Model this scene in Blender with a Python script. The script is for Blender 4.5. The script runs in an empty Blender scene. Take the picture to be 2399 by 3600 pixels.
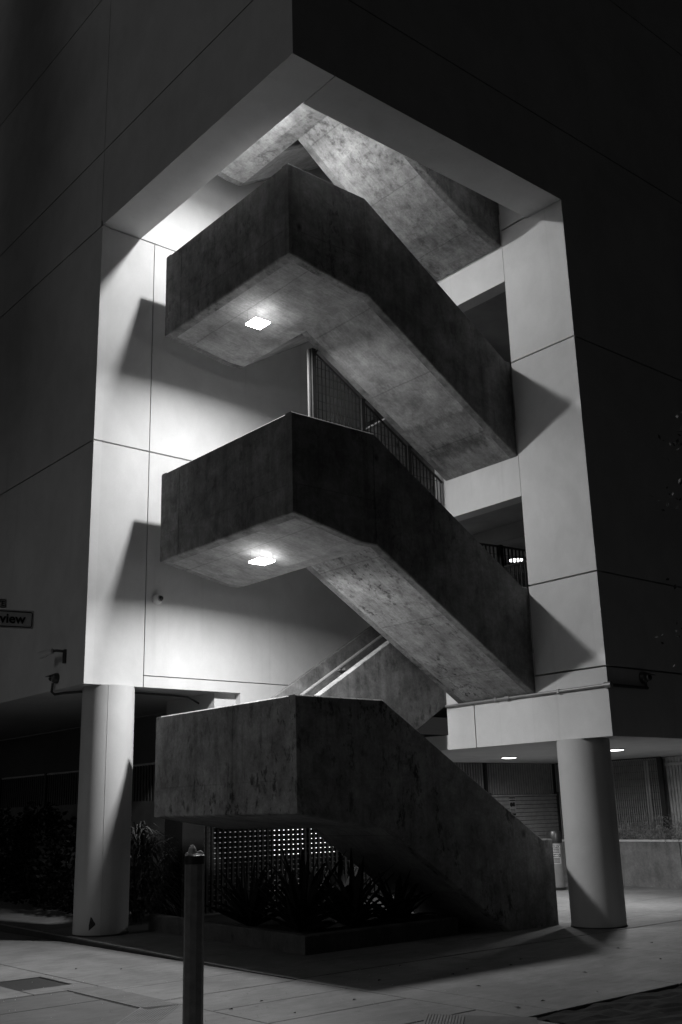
import bpy, math, random
from mathutils import Vector, Matrix
random.seed(7)
S = bpy.context.scene
COL = S.collection
R = math.radians

# ------------------------------------------------------------------ camera
cam = bpy.data.cameras.new('Camera'); camo = bpy.data.objects.new('Camera', cam); COL.objects.link(camo)
yaw, pitch, roll = R(49.5697), R(16.0627), R(-1.5761)
fw = Vector((math.cos(yaw)*math.cos(pitch), math.sin(yaw)*math.cos(pitch), math.sin(pitch)))
rt = fw.cross(Vector((0, 0, 1))).normalized(); up = rt.cross(fw)
r2 = rt*math.cos(roll)+up*math.sin(roll); u2 = -rt*math.sin(roll)+up*math.cos(roll)
camo.matrix_world = Matrix(((r2.x, u2.x, -fw.x, -7.4032), (r2.y, u2.y, -fw.y, -9.4442), (r2.z, u2.z, -fw.z, 1.735), (0, 0, 0, 1)))
cam.sensor_fit = 'HORIZONTAL'; cam.sensor_width = 24.0; cam.lens = 3661.77/2399*24.0
cam.clip_start = 0.1; cam.clip_end = 600
S.camera = camo

# ------------------------------------------------------------------ night sky, weak low sun (town glow from the left)
SUN_EL, SUN_AZ = R(24), R(177)          # azimuth measured from +X towards +Y: from the left, a little behind the facade
w = bpy.data.worlds.new('World'); S.world = w; w.use_nodes = True
nt = w.node_tree; nt.nodes.clear()
sky = nt.nodes.new('ShaderNodeTexSky'); sky.sky_type = 'NISHITA'; sky.sun_disc = False
sky.sun_elevation = SUN_EL; sky.sun_rotation = R(90)-SUN_AZ
bw = nt.nodes.new('ShaderNodeRGBToBW'); bg = nt.nodes.new('ShaderNodeBackground'); wo = nt.nodes.new('ShaderNodeOutputWorld')
bg.inputs['Strength'].default_value = 0.003
nt.links.new(sky.outputs[0], bw.inputs[0]); nt.links.new(bw.outputs[0], bg.inputs['Color']); nt.links.new(bg.outputs[0], wo.inputs[0])
sun = bpy.data.lights.new('Sun', 'SUN'); sun.energy = 0.094; sun.angle = R(14); sun.color = (1, 1, 1)
suno = bpy.data.objects.new('Sun', sun); COL.objects.link(suno)
sd = Vector((math.cos(SUN_EL)*math.cos(SUN_AZ), math.cos(SUN_EL)*math.sin(SUN_AZ), math.sin(SUN_EL)))
suno.rotation_euler = sd.to_track_quat('Z', 'Y').to_euler(); suno.location = sd*60
S.view_settings.view_transform = 'Standard'; S.view_settings.look = 'None'
S.view_settings.exposure = 0.0; S.view_settings.gamma = 1.0; S.view_settings.use_curve_mapping = False
S.render.engine = 'CYCLES'
S.cycles.use_denoising = True; S.cycles.max_bounces = 10; S.cycles.diffuse_bounces = 6
S.cycles.sample_clamp_indirect = 4.0; S.cycles.caustics_reflective = False; S.cycles.caustics_refractive = False

# ------------------------------------------------------------------ materials (all black and white)
MATS = {}
def newmat(name):
    m = bpy.data.materials.new(name); m.use_nodes = True; m.node_tree.nodes.clear(); MATS[name] = m
    return m, m.node_tree
def nd(t, kind, **kw):
    n = t.nodes.new(kind)
    for k, v in kw.items(): setattr(n, k, v)
    return n
def mth(t, op, a, b=None, clamp=False):
    n = nd(t, 'ShaderNodeMath', operation=op, use_clamp=clamp)
    for i, v in enumerate((a, b)):
        if v is None: continue
        if isinstance(v, (int, float)): n.inputs[i].default_value = v
        else: t.links.new(v, n.inputs[i])
    return n.outputs[0]
def mrange(t, v, a, b, c, d):
    n = nd(t, 'ShaderNodeMapRange'); n.clamp = True
    t.links.new(v, n.inputs[0])
    for i, q in enumerate((a, b, c, d)): n.inputs[1+i].default_value = q
    return n.outputs[0]
def pos(t, scale=(1, 1, 1), rot=(0, 0, 0), loc=(0, 0, 0)):
    g = nd(t, 'ShaderNodeNewGeometry'); m = nd(t, 'ShaderNodeMapping')
    m.inputs['Scale'].default_value = scale; m.inputs['Rotation'].default_value = rot; m.inputs['Location'].default_value = loc
    t.links.new(g.outputs['Position'], m.inputs[0]); return m.outputs[0]
def noise(t, v, scale, detail=5, rough=0.55, dist=0.0):
    n = nd(t, 'ShaderNodeTexNoise'); n.inputs['Scale'].default_value = scale; n.inputs['Detail'].default_value = detail
    n.inputs['Roughness'].default_value = rough; n.inputs['Distortion'].default_value = dist
    t.links.new(v, n.inputs['Vector']); return n.outputs[0]
def finish(t, val, rough, bumpv=None, bstr=0.15, bdist=0.01, metallic=0.0, spec=0.3):
    b = nd(t, 'ShaderNodeBsdfPrincipled'); o = nd(t, 'ShaderNodeOutputMaterial')
    c = nd(t, 'ShaderNodeCombineColor')
    for i in range(3): t.links.new(val, c.inputs[i])
    t.links.new(c.outputs[0], b.inputs['Base Color'])
    if isinstance(rough, (int, float)): b.inputs['Roughness'].default_value = rough
    else: t.links.new(rough, b.inputs['Roughness'])
    b.inputs['Metallic'].default_value = metallic; b.inputs['Specular IOR Level'].default_value = spec
    if bumpv is not None:
        bp = nd(t, 'ShaderNodeBump'); bp.inputs['Strength'].default_value = bstr; bp.inputs['Distance'].default_value = bdist
        t.links.new(bumpv, bp.inputs['Height']); t.links.new(bp.outputs[0], b.inputs['Normal'])
    t.links.new(b.outputs[0], o.inputs[0])
def stucco(name, base):
    m, t = newmat(name)
    oi = nd(t, 'ShaderNodeObjectInfo')
    big = noise(t, pos(t), 0.5, 6, 0.6, 0.6); mid = noise(t, pos(t, (1, 1, 0.7)), 2.4, 8, 0.62, 0.3); fine = noise(t, pos(t), 95, 3, 0.6)
    v = mth(t, 'MULTIPLY', mrange(t, big, 0.3, 0.7, base*0.88, base*1.06), mrange(t, mid, 0.3, 0.72, 1.03, 0.92))
    v = mth(t, 'MULTIPLY', v, mrange(t, oi.outputs['Random'], 0, 1, 0.965, 1.03))
    run = mrange(t, noise(t, pos(t, (7, 7, 0.18)), 1.1, 4, 0.5), 0.62, 0.8, 1.0, 0.90)
    scr = mrange(t, noise(t, pos(t, (1, 1, 0.4), (0.3, 0.2, 0)), 9, 9, 0.78, 0.9), 0.64, 0.76, 1.0, 0.88)
    v = mth(t, 'MULTIPLY', mth(t, 'MULTIPLY', v, run), scr)
    v = mth(t, 'MULTIPLY', v, mrange(t, fine, 0.2, 0.8, 0.94, 1.06))
    finish(t, v, 0.75, mth(t, 'ADD', fine, mth(t, 'MULTIPLY', mid, 2.0)), 0.10, 0.006)
def concrete(name, base, stain=0.5, board=(1, 1, 1), spots=True, contrast=0.16, seed=0.0, cluster=(0.48, 0.66), streak=0.8, lines=None, tide=False, mott=0.3, fleck=(0.50, 0.68)):
    m, t = newmat(name)
    L = (seed, seed*1.7, seed*0.6)
    big = noise(t, pos(t, loc=L), 0.75, 4, 0.55, 0.5); mid = noise(t, pos(t, loc=L), 3.2, 9, 0.68, 0.2)
    brd = noise(t, pos(t, board, loc=L), 7, 7, 0.65, 0.1); fine = noise(t, pos(t), 85, 4, 0.7); spk = noise(t, pos(t, loc=L), 24, 8, 0.75)
    v = mth(t, 'MULTIPLY', mrange(t, big, 0.3, 0.7, base*(1-contrast), base*(1+contrast)), mrange(t, mid, 0.30, 0.70, 1-mott, 1+mott*0.85))
    v = mth(t, 'MULTIPLY', v, mrange(t, brd, 0.3, 0.7, 0.84, 1.14))
    v = mth(t, 'MULTIPLY', v, mrange(t, spk, 0.3, 0.7, 0.78, 1.2))
    # weathering: clusters of small dark flecks running downwards
    clus = mrange(t, noise(t, pos(t, (1, 1, 0.7), loc=(seed+3, 1, 5)), 0.9, 4, 0.6), cluster[0], cluster[1], 0, 1)
    blot = mrange(t, noise(t, pos(t, (1, 1, 0.55), loc=(seed, 9, 2)), 9, 9, 0.72, 0.15), fleck[0], fleck[1], 0, 1)
    v = mth(t, 'MULTIPLY', v, mrange(t, mth(t, 'MULTIPLY', clus, blot), 0, 1, 1.0, 1.0-stain))
    drip = mrange(t, noise(t, pos(t, (4.5, 4.5, 0.22), loc=(seed, 2, 7)), 1.3, 6, 0.62), 0.50, 0.78, 1.0, streak)
    v = mth(t, 'MULTIPLY', v, drip)
    scuff = mrange(t, noise(t, pos(t, (1, 1, 1), loc=(5, seed, 1)), 19, 10, 0.82, 0.8), 0.66, 0.76, 1.0, 1.25)
    v = mth(t, 'MULTIPLY', v, scuff)
    if spots:   # formwork tie holes
        vo = nd(t, 'ShaderNodeTexVoronoi'); vo.inputs['Scale'].default_value = 1.35; vo.inputs['Randomness'].default_value = 0.9
        t.links.new(pos(t, (1, 1, 0.75), loc=L), vo.inputs['Vector'])
        v = mth(t, 'MULTIPLY', v, mrange(t, vo.outputs['Distance'], 0.02, 0.085, 0.28, 1.0))
    if lines:   # pour and formwork lines across the soffit
        sx_ = nd(t, 'ShaderNodeSeparateXYZ'); t.links.new(pos(t), sx_.inputs[0])
        wob = mth(t, 'MULTIPLY', mth(t, 'SUBTRACT', noise(t, pos(t), 2.2, 6, 0.7), 0.5), 0.05)
        fr = mth(t, 'FRACT', mth(t, 'ADD', mth(t, 'MULTIPLY', mth(t, 'ADD', sx_.outputs[0], wob), 1.0/lines), 0.35))
        v = mth(t, 'MULTIPLY', v, mrange(t, mth(t, 'ABSOLUTE', mth(t, 'SUBTRACT', fr, 0.5)), 0.004, 0.011, 0.72, 1.0))
    if tide:    # two wavering damp marks near the foot of the flight
        sz = nd(t, 'ShaderNodeSeparateXYZ'); t.links.new(pos(t), sz.inputs[0])
        wv = mth(t, 'MULTIPLY', mth(t, 'SUBTRACT', noise(t, pos(t, (1.2, 3.2, 1.2)), 2.6, 9, 0.72, 0.3), 0.5), 0.5)
        zz = mth(t, 'ADD', sz.outputs[2], wv)
        for c_, w_, k_ in ((7.80, 0.06, 0.5), (8.12, 0.035, 0.68)):
            v = mth(t, 'MULTIPLY', v, mrange(t, mth(t, 'ABSOLUTE', mth(t, 'SUBTRACT', zz, c_)), w_*0.2, w_*1.8, k_, 1.0))
    v = mth(t, 'MULTIPLY', v, mrange(t, fine, 0.25, 0.75, 0.88, 1.12))
    hgt = mth(t, 'ADD', mth(t, 'MULTIPLY', mid, 0.5), mth(t, 'ADD', mth(t, 'MULTIPLY', fine, 0.25), mth(t, 'MULTIPLY', spk, 0.4)))
    finish(t, v, 0.82, hgt, 0.22, 0.008)
def paving(name, base, gritty=0.12):
    m, t = newmat(name)
    big = noise(t, pos(t), 0.9, 7, 0.65, 0.8); mid = noise(t, pos(t, (1, 3, 1)), 3.2, 8, 0.7); fine = noise(t, pos(t), 110, 3, 0.7)
    v = mth(t, 'MULTIPLY', mrange(t, big, 0.3, 0.7, base*0.70, base*1.18), mrange(t, mid, 0.3, 0.7, 0.78, 1.16))
    spot = mrange(t, noise(t, pos(t, loc=(4, 4, 4)), 9, 5, 0.65, 0.3), 0.62, 0.72, 1.0, 0.55)
    v = mth(t, 'MULTIPLY', v, spot)
    v = mth(t, 'MULTIPLY', v, mrange(t, fine, 0.25, 0.75, 1-gritty, 1+gritty))
    finish(t, v, 0.7, fine, 0.25, 0.004)
def plain(name, base, rough=0.5, metallic=0.0, var=0.15, scale=6, spec=0.4):
    m, t = newmat(name)
    n = noise(t, pos(t), scale, 5, 0.6)
    finish(t, mrange(t, n, 0.3, 0.7, base*(1-var), base*(1+var)), rough, n, 0.05, 0.003, metallic, spec)
def leafmat(name, base, rough=0.45, spec=0.25):
    m, t = newmat(name)
    oi = nd(t, 'ShaderNodeNewGeometry')
    n = noise(t, pos(t), 3.5, 3, 0.5)
    v = mth(t, 'MULTIPLY', mrange(t, oi.outputs['Random Per Island'], 0, 1, base*0.6, base*1.5), mrange(t, n, 0.3, 0.7, 0.75, 1.2))
    finish(t, v, rough, None, spec=spec)
def emit(name, strength):
    m, t = newmat(name); e = nd(t, 'ShaderNodeEmission'); o = nd(t, 'ShaderNodeOutputMaterial')
    e.inputs['Strength'].default_value = strength; t.links.new(e.outputs[0], o.inputs[0])

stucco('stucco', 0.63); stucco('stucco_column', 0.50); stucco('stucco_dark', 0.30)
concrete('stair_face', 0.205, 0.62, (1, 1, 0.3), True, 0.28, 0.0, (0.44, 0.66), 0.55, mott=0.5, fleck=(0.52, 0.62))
concrete('stair_face_stained_lit', 0.30, 0.76, (1, 1, 0.4), True, 0.2, 6.0, (0.41, 0.60), 0.62, mott=0.46, fleck=(0.525, 0.61))  # stained face; base also lifted to stand for street light low down
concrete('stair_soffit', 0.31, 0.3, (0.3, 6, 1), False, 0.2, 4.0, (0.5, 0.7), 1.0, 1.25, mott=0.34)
concrete('stair_soffit_worn', 0.34, 0.78, (0.22, 4.5, 0.3), False, 0.22, 9.0, (0.34, 0.56), 0.85, 1.25, mott=0.46, fleck=(0.53, 0.62))
concrete('stair_soffit_tide', 0.31, 0.4, (0.25, 5, 0.4), False, 0.24, 13.0, (0.44, 0.64), 0.9, 1.25, True, mott=0.42)
concrete('stair_soffit_pale', 0.36, 0.55, (0.2, 5, 0.4), False, 0.3, 17.0, (0.36, 0.6), 0.9, 1.25, mott=0.5, fleck=(0.5, 0.62))
concrete('kerb_concrete', 0.11, 0.45, (1, 1, 0.4), True, 0.2, 21.0)
concrete('wall_concrete', 0.20, 0.45, (1, 1, 0.4), True, 0.2, 8.0)
concrete('column_paint', 0.46, 0.10, (1, 1, 0.2), False, 0.04, 2.0, (0.5, 0.7), 0.94)
paving('sidewalk', 0.20, 0.2); paving('forecourt', 0.20); paving('ramp', 0.125); paving('ramp_border', 0.21); paving('asphalt', 0.05, 0.3); paving('joint_sand', 0.06); paving('joint_dark', 0.015)
plain('soil', 0.014, 0.95, 0, 0.4, 25); plain('cover_plate', 0.022, 0.7, 0, 0.4, 30)
plain('black_metal', 0.018, 0.38, 0.0, 0.2, 8, 0.5); plain('dark_metal', 0.06, 0.42, 0.3, 0.25, 8, 0.5); plain('grey_metal', 0.28, 0.45, 0.4, 0.15, 8)
plain('steel', 0.5, 0.3, 0.9, 0.1, 8); plain('white_plastic', 0.6, 0.35, 0, 0.06, 8); plain('sign_white', 0.8, 0.5, 0, 0.08, 9)
plain('sign_black', 0.012, 0.5, 0, 0.1, 9); plain('slat_metal', 0.36, 0.5, 0.2, 0.15, 7); plain('plank', 0.55, 0.6, 0, 0.25, 5)
plain('bollard_paint', 0.15, 0.45, 0, 0.25, 14, 0.45); plain('pale_mortar', 0.45, 0.9, 0, 0.3, 30); plain('bark', 0.05, 0.9, 0, 0.4, 12)
plain('camera_glass', 0.008, 0.08, 0, 0, 4, 0.7); plain('interior', 0.32, 0.8, 0, 0.2, 1.2)
leafmat('agave_leaf', 0.02, 0.6, 0.1); leafmat('shrub_leaf', 0.012, 0.8, 0.05); leafmat('strap_leaf', 0.065, 0.55, 0.15); leafmat('fern_leaf', 0.34, 0.5); leafmat('tree_leaf', 0.06, 0.4)
emit('panel_lens', 2.4); emit('panel_fade_glow', 0.3); emit('lamp_lens', 35.0); emit('lamp_lens_bright', 92.0); emit('lamp_halo', 6.5); emit('downlight_lens', 7.0); emit('garage_lens', 6.0)
plain('lamp_housing', 0.35, 0.5); plain('post_paint', 0.18, 0.5); plain('post_label', 0.36, 0.6); plain('low_wall_shaded', 0.07, 0.8, 0, 0.3, 2); plain('rail_paint', 0.42, 0.4)

# ------------------------------------------------------------------ mesh helpers
class MB:
    def __init__(s): s.v = []; s.f = []
    def poly(s, pts, faces):
        o = len(s.v); s.v += [tuple(p) for p in pts]; s.f += [tuple(o+i for i in f) for f in faces]; return s
    def box(s, x0, x1, y0, y1, z0, z1):
        return s.poly([(x0, y0, z0), (x1, y0, z0), (x1, y1, z0), (x0, y1, z0), (x0, y0, z1), (x1, y0, z1), (x1, y1, z1), (x0, y1, z1)],
                      [(0, 3, 2, 1), (4, 5, 6, 7), (0, 1, 5, 4), (1, 2, 6, 5), (2, 3, 7, 6), (3, 0, 4, 7)])
    def loft(s, rings, close=True):
        n = len(rings[0]); pts = [p for r in rings for p in r]; fs = []
        for k in range(len(rings)-1):
            for i in range(n):
                j = (i+1) % n; fs.append((k*n+i, k*n+j, (k+1)*n+j, (k+1)*n+i))
        if close: fs += [tuple(reversed(range(n))), tuple((len(rings)-1)*n+i for i in range(n))]
        return s.poly(pts, fs)
    def xz(s, prof, y0, y1):            # polygon in XZ, extruded along Y
        return s.loft([[(x, y0, z) for x, z in prof], [(x, y1, z) for x, z in prof]])
    def lathe(s, prof, c=(0, 0, 0), n=24, axis='Z'):
        rings = []
        for r, h in prof:
            ring = []
            for i in range(n):
                a = 2*math.pi*i/n; p = (r*math.cos(a), r*math.sin(a), h)
                if axis == 'X': p = (h, p[0], p[1])
                if axis == 'Y': p = (p[0], h, p[1])
                ring.append((p[0]+c[0], p[1]+c[1], p[2]+c[2]))
            rings.append(ring)
        return s.loft(rings)
    def tube(s, path, r, n=10):
        P = [Vector(p) for p in path]; rings = []
        rr = r if isinstance(r, (list, tuple)) else [r]*len(P)
        for i, p in enumerate(P):
            d = (P[min(i+1, len(P)-1)]-P[max(i-1, 0)]).normalized()
            a = d.cross(Vector((0, 0, 1)) if abs(d.z) < 0.95 else Vector((1, 0, 0))).normalized(); b = d.cross(a)
            rings.append([tuple(p+(a*math.cos(2*math.pi*k/n)+b*math.sin(2*math.pi*k/n))*rr[i]) for k in range(n)])
        return s.loft(rings)
    def mesh(s, name):
        me = bpy.data.meshes.new(name); me.from_pydata(s.v, [], s.f); me.validate(); me.update()
        import bmesh
        b = bmesh.new(); b.from_mesh(me); bmesh.ops.recalc_face_normals(b, faces=b.faces); b.to_mesh(me); b.free()
        return me
    def build(s, name, mat, parent=None, smooth=False):
        me = s.mesh(name); me.materials.append(MATS[mat])
        if smooth:
            for p in me.polygons: p.use_smooth = True
            try: me.set_sharp_from_angle(angle=R(40))
            except Exception: pass
        return link(name, me, parent)
def link(name, me, parent=None, loc=None):
    o = bpy.data.objects.new(name, me); COL.objects.link(o)
    if parent is not None: o.parent = parent
    if loc is not None: o.location = loc
    return o
def tag(o, label=None, cat=None, group=None, kind=None):
    if label: o['label'] = label
    if cat: o['category'] = cat
    if group: o['group'] = group
    if kind: o['kind'] = kind
    return o
def thing(name, label, cat, group=None):
    o = bpy.data.objects.new(name, None); COL.objects.link(o); o.empty_display_size = 0.2
    return tag(o, label, cat, group)
def text_mesh(name, txt, size, mat, parent, loc, rot, align='LEFT', extrude=0.0015, bold=0.0):
    cu = bpy.data.curves.new(name, 'FONT'); cu.body = txt; cu.size = size; cu.align_x = align; cu.extrude = extrude; cu.offset = bold
    cu.resolution_u = 3
    tmp = bpy.data.objects.new(name+'_tmp', cu); COL.objects.link(tmp)
    me = bpy.data.meshes.new_from_object(tmp.evaluated_get(bpy.context.evaluated_depsgraph_get()))
    bpy.data.objects.remove(tmp); me.materials.clear(); me.materials.append(MATS[mat])
    o = link(name, me, parent); o.location = loc; o.rotation_euler = rot
    return o

# ------------------------------------------------------------------ measured dimensions (metres)
A, B = 5.8054, 5.4909                       # size of the open corner
ZS, ZJ, ZL = 11.761, 7.757, 3.747           # beam soffit, joint, underside of left wing
Z1, Z2, ZB = 9.196, 5.219, 2.710            # right joints, underside of right wing
T1, T2 = 0.750, 0.747
X1, Y1, Y2 = 0.9618, 1.3877, 4.9214         # stair outline
XB, XT, XR = 2.507, 2.477, 2.214
YM0, YM1 = 3.10, 3.37                       # gap between the two lanes
TOP = 21.0; J = 0.014
LAND = [dict(zt=3.223, zb=1.731, zc=1.523), dict(zt=7.171, zb=5.689, zc=5.439), dict(zt=11.194, zb=9.672, zc=9.469), dict(zt=15.0, zb=13.46, zc=13.25)]
MID = [None, dict(zt=5.203, zb=3.463), dict(zt=9.215, zb=7.48), dict(zt=13.1, zb=11.50), dict(zt=17.0, zb=15.3)]
for d in LAND: d['zf'] = d['zt']-1.07
for d in MID[1:]: d['zf'] = d['zt']-1.07

# ================================================================== SETTING: ground, sidewalk, forecourt
g = MB().poly([(-300, -300, -0.13), (300, -300, -0.13), (300, 300, -0.13), (-300, 300, -0.13)], [(0, 1, 2, 3)]).build('road', 'asphalt')
tag(g, 'dark asphalt street around the corner', None, None, 'structure')
sw = MB().box(-4.6, 30, -4.9, 30, -0.12, -0.03).build('sidewalk', 'joint_sand'); tag(sw, 'concrete sidewalk wrapping round the corner', None, None, 'structure')
def slab(x0, x1, y0, y1, mat='sidewalk', name='paving_slab', j=0.006, top=0.0, par=None):
    c = 0.006
    x0 += j; x1 -= j; y0 += j; y1 -= j
    m = MB().loft([[(x0, y0, -0.03), (x1, y0, -0.03), (x1, y1, -0.03), (x0, y1, -0.03)], [(x0, y0, top-c), (x1, y0, top-c), (x1, y1, top-c), (x0, y1, top-c)],
                   [(x0+c, y0+c, top), (x1-c, y0+c, top), (x1-c, y1-c, top), (x0+c, y1-c, top)]])
    return m.build(name, mat, par or sw)
ys = [-4.85, -3.9, -2.38, -1.47, -0.60, 0.26, 1.22]
for i in range(1, len(ys)):
    slab(-1.6, 0.05, ys[i-1], ys[i], top=-0.001*(i % 3))
for a, b in ((1.22, 4.2), (4.2, 7.3), (7.3, 10.4), (10.4, 13.5), (13.5, 17), (17, 22), (22, 29.9)):
    if a == 1.22:
        slab(-1.6, 0.05, a, b)
    else:
        slab(-1.6, 0.05, a, b)
        slab(-4.55, -1.6, a, b, top=-0.001)
slab(-4.55, -1.6, 2.9, 4.2, top=-0.001)
MB().loft([[(x, y, z) for x, y in ((-1.607, -0.075), (-3.3, -1.77), (-4.55, -3.02), (-4.55, -4.85), (-1.607, -4.85))] for z in (-0.03, -0.001)]).build('paving_slab', 'sidewalk', sw)
# around the square cover plate (X -2.33..-1.73, Y 1.98..2.83)
slab(-4.55, -2.33, 1.62, 2.9); slab(-2.33, -1.6, 2.83, 2.9, top=-0.002); slab(-2.33, -1.6, 1.62, 1.98); slab(-1.73, -1.6, 1.98, 2.83)
cp = MB().box(-2.32, -1.74, 1.99, 2.82, -0.03, -0.012).build('cover_plate', 'cover_plate', sw)
# right sidewalk
for a, b in ((0.05, 0.5), (0.5, 2.4), (2.4, 4.3), (4.3, 6.2), (6.2, 8.1), (8.1, 10), (10, 14), (14, 20), (20, 29.9)):
    slab(a, b, -2.95, 0.301, top=-0.001 if a in (2.4, 6.2) else 0)
for a, b in ((20, 29.9),): slab(a, b, -4.85, -2.95)
# curb ramp with grooved border on the left
def grooved(poly, a, b, wdt, parent):
    """ribs running from a to b, stacked over the width vector"""
    a = Vector(a); b = Vector(b); wv = Vector(wdt); n = int(wv.length/0.026); m = MB()
    dirn = (b-a).normalized(); wn = wv.normalized()
    for i in range(n):
        o0 = a+wv*((i+0.1)/n); o1 = b+wv*((i+0.1)/n); t = wn*0.0205
        # mitre handled by the clip amounts in poly
        o0 = o0+dirn*poly[0]*(i/n); o1 = o1+dirn*poly[1]*(i/n)
        pts = [o0, o1, o1+t, o0+t]
        m.poly([(p.x, p.y, -0.02) for p in pts]+[(p.x, p.y, 0.001) for p in pts], [(0, 1, 2, 3), (4, 5, 6, 7), (0, 1, 5, 4), (1, 2, 6, 5), (2, 3, 7, 6), (3, 0, 4, 7)])
    return m.build('grooved_border', 'ramp_border', parent)
ramp = MB().poly([(-4.55, 1.62, -0.008), (-1.6, 1.62, -0.008), (-1.6, -0.05, -0.008), (-3.3, -1.75, -0.008), (-4.55, -3.0, -0.008)], [(0, 1, 2, 3, 4)]).build('curb_ramp', 'ramp')
tag(ramp, 'darker curb ramp in the sidewalk', None, None, 'structure')
grooved((-0.2, 0.0), (-1.6, 1.6, 0), (-1.6, -0.07, 0), (-0.36, 0.0, 0), ramp)
grooved((0.14, 0.0), (-1.6, -0.07, 0), (-3.2, -1.67, 0), (-0.26, 0.26, 0), ramp)
MB().box(-3.9, -1.96, 0.82, 0.832, -0.02, -0.006).build('joint_line', 'joint_sand', ramp)
MB().box(-1.98, -1.965, 0.06, 1.42, -0.02, -0.005).build('joint_line', 'joint_sand', ramp)
# second ramp at the bottom edge
q = MB().poly([(-0.41, -2.21, 0.004), (0.11, -3.02, 0.004), (-1.2, -4.2, 0.004), (-1.75, -3.4, 0.004)], [(0, 1, 2, 3)]).build('curb_ramp', 'ramp')
tag(q, 'second curb ramp at the bottom edge', None, None, 'structure')
grooved((0.1, -0.1), (-0.41, -2.21, 0.0), (-1.72, -3.36, 0.0), (0.2, -0.28, 0), q)
for ch in q.children: ch.location.z = 0.012
# tree pit at the right bottom corner
tp = MB()
NX, NY = 60, 30
pts = []
for i in range(NX+1):
    for k in range(NY+1):
        pts.append((0.13+i*0.14+ (0.05*k*0 ), -2.98-k*0.07, -0.015+random.uniform(-0.012, 0.02)))
tp.poly(pts, [(i*(NY+1)+k, (i+1)*(NY+1)+k, (i+1)*(NY+1)+k+1, i*(NY+1)+k+1) for i in range(NX) for k in range(NY)])
tpo = tp.build('tree_pit_mulch', 'soil'); tag(tpo, 'dark mulch bed beside the sidewalk at the bottom right', 'mulch', None, 'stuff')
# forecourt under the building: rises gently towards the back left
def gz(y): return max(0.0, 0.015*(y-1.2))
fc = MB().poly([(0.07, 0.31, -0.012), (30, 0.31, -0.012), (30, 1.2, -0.012), (0.07, 1.2, -0.012), (0.07, 30, 0.42), (30, 30, 0.42),
                (0.07, 0.31, -0.1), (30, 0.31, -0.1), (0.07, 1.2, -0.1), (0.07, 30, -0.1)], [(0, 1, 2, 3), (3, 2, 5, 4), (0, 3, 8, 6), (3, 4, 9, 8), (0, 6, 7, 1)]).build('forecourt_paving', 'joint_sand')
tag(fc, 'concrete paving under the building', None, None, 'structure')
def fslab(x0, x1, y0, y1):
    j = 0.005; x0 += j; x1 -= j; y0 += j; y1 -= j
    MB().loft([[(x0, y0, gz(y0)-0.016), (x1, y0, gz(y0)-0.016), (x1, y1, gz(y1)-0.016), (x0, y1, gz(y1)-0.016)],
               [(x0, y0, gz(y0)+0.003), (x1, y0, gz(y0)+0.003), (x1, y1, gz(y1)+0.003), (x0, y1, gz(y1)+0.003)]]).build('paving_slab', 'forecourt', fc)
fx = [0.08, 2.4, 4.3, 6.2, 8.1, 10.0, 11.9, 14.0]; fy = [0.301, 1.2, 2.6, 4.0, 5.4, 7.0, 9.0, 12.0, 16.0, 22]
for i in range(len(fx)-1):
    for k in range(len(fy)-1): fslab(fx[i], fx[i+1], fy[k], fy[k+1])

# ================================================================== BUILDING
bld = thing('parking_building', 'tall pale concrete building with an open corner held on round columns', 'building')
def px_panel(x, y0, y1, z0, z1, th=0.15, name='wall_panel', mat='stucco'):   # panel facing -X
    return MB().box(x, x+th, y0, y1, z0, z1).build(name, mat, bld)
def py_panel(y, x0, x1, z0, z1, th=0.15, name='wall_panel', mat='stucco'):   # panel facing -Y
    return MB().box(x0, x1, y, y+th, z0, z1).build(name, mat, bld)
# left facade (X=0)
for z0, z1 in ((ZL, ZJ), (ZJ, ZS)):
    a = z0+(J if z0 != ZL else 0)
    for k, (y0, y1) in enumerate(((B, 13.0), (13.0, 21.0), (21.0, 29.0))):
        px_panel(0, y0+(J if k else 0), y1-J, a, z1-J)
for z0, z1 in ((ZS, 13.31), (13.31, 16.87), (16.87, TOP)):
    for k, (y0, y1) in enumerate(((0, 5.54), (5.54, 13.0), (13.0, 21.0), (21.0, 29.0))):
        zz = z0+J if not (k == 0 and z0 == ZS) else z0+0.1
        px_panel(0, y0+(J*0.45 if k else 0), y1-J*0.45, zz, z1-J)
# right facade (Y=0)
for z0, z1 in ((ZB, ZL), (ZL, Z2), (Z2, Z1), (Z1, 13.25), (13.25, 17.2), (17.2, TOP)):
    a = z0+(J if z0 != ZB else 0)
    for k, (x0, x1) in enumerate(((A, 12.0), (12.0, 20.0), (20.0, 28.0))):
        py_panel(0, x0+(J if k else (0 if z0 < 13 else 0)), x1-J, a, z1-J)
    if z0 == Z1: py_panel(0, 0.15, A, ZS+0.1, z1-J)
    if z0 > Z1: py_panel(0, 0.15, A, a, z1-J)
# backing behind the joints
MB().box(0.15, 0.2, B+0.2, 29, ZL+0.05, TOP).build('backing_wall', 'joint_dark', bld)
MB().box(0.15, 0.2, 0.2, B+0.2, ZS+0.11, TOP).build('backing_wall', 'joint_dark', bld)
MB().box(A+0.22, 28, 0.15, 0.2, ZB+0.05, TOP).build('backing_wall', 'joint_dark', bld)
MB().box(0.2, A+0.22, 0.15, 0.2, ZS+0.11, TOP).build('backing_wall', 'joint_dark', bld)
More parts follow.
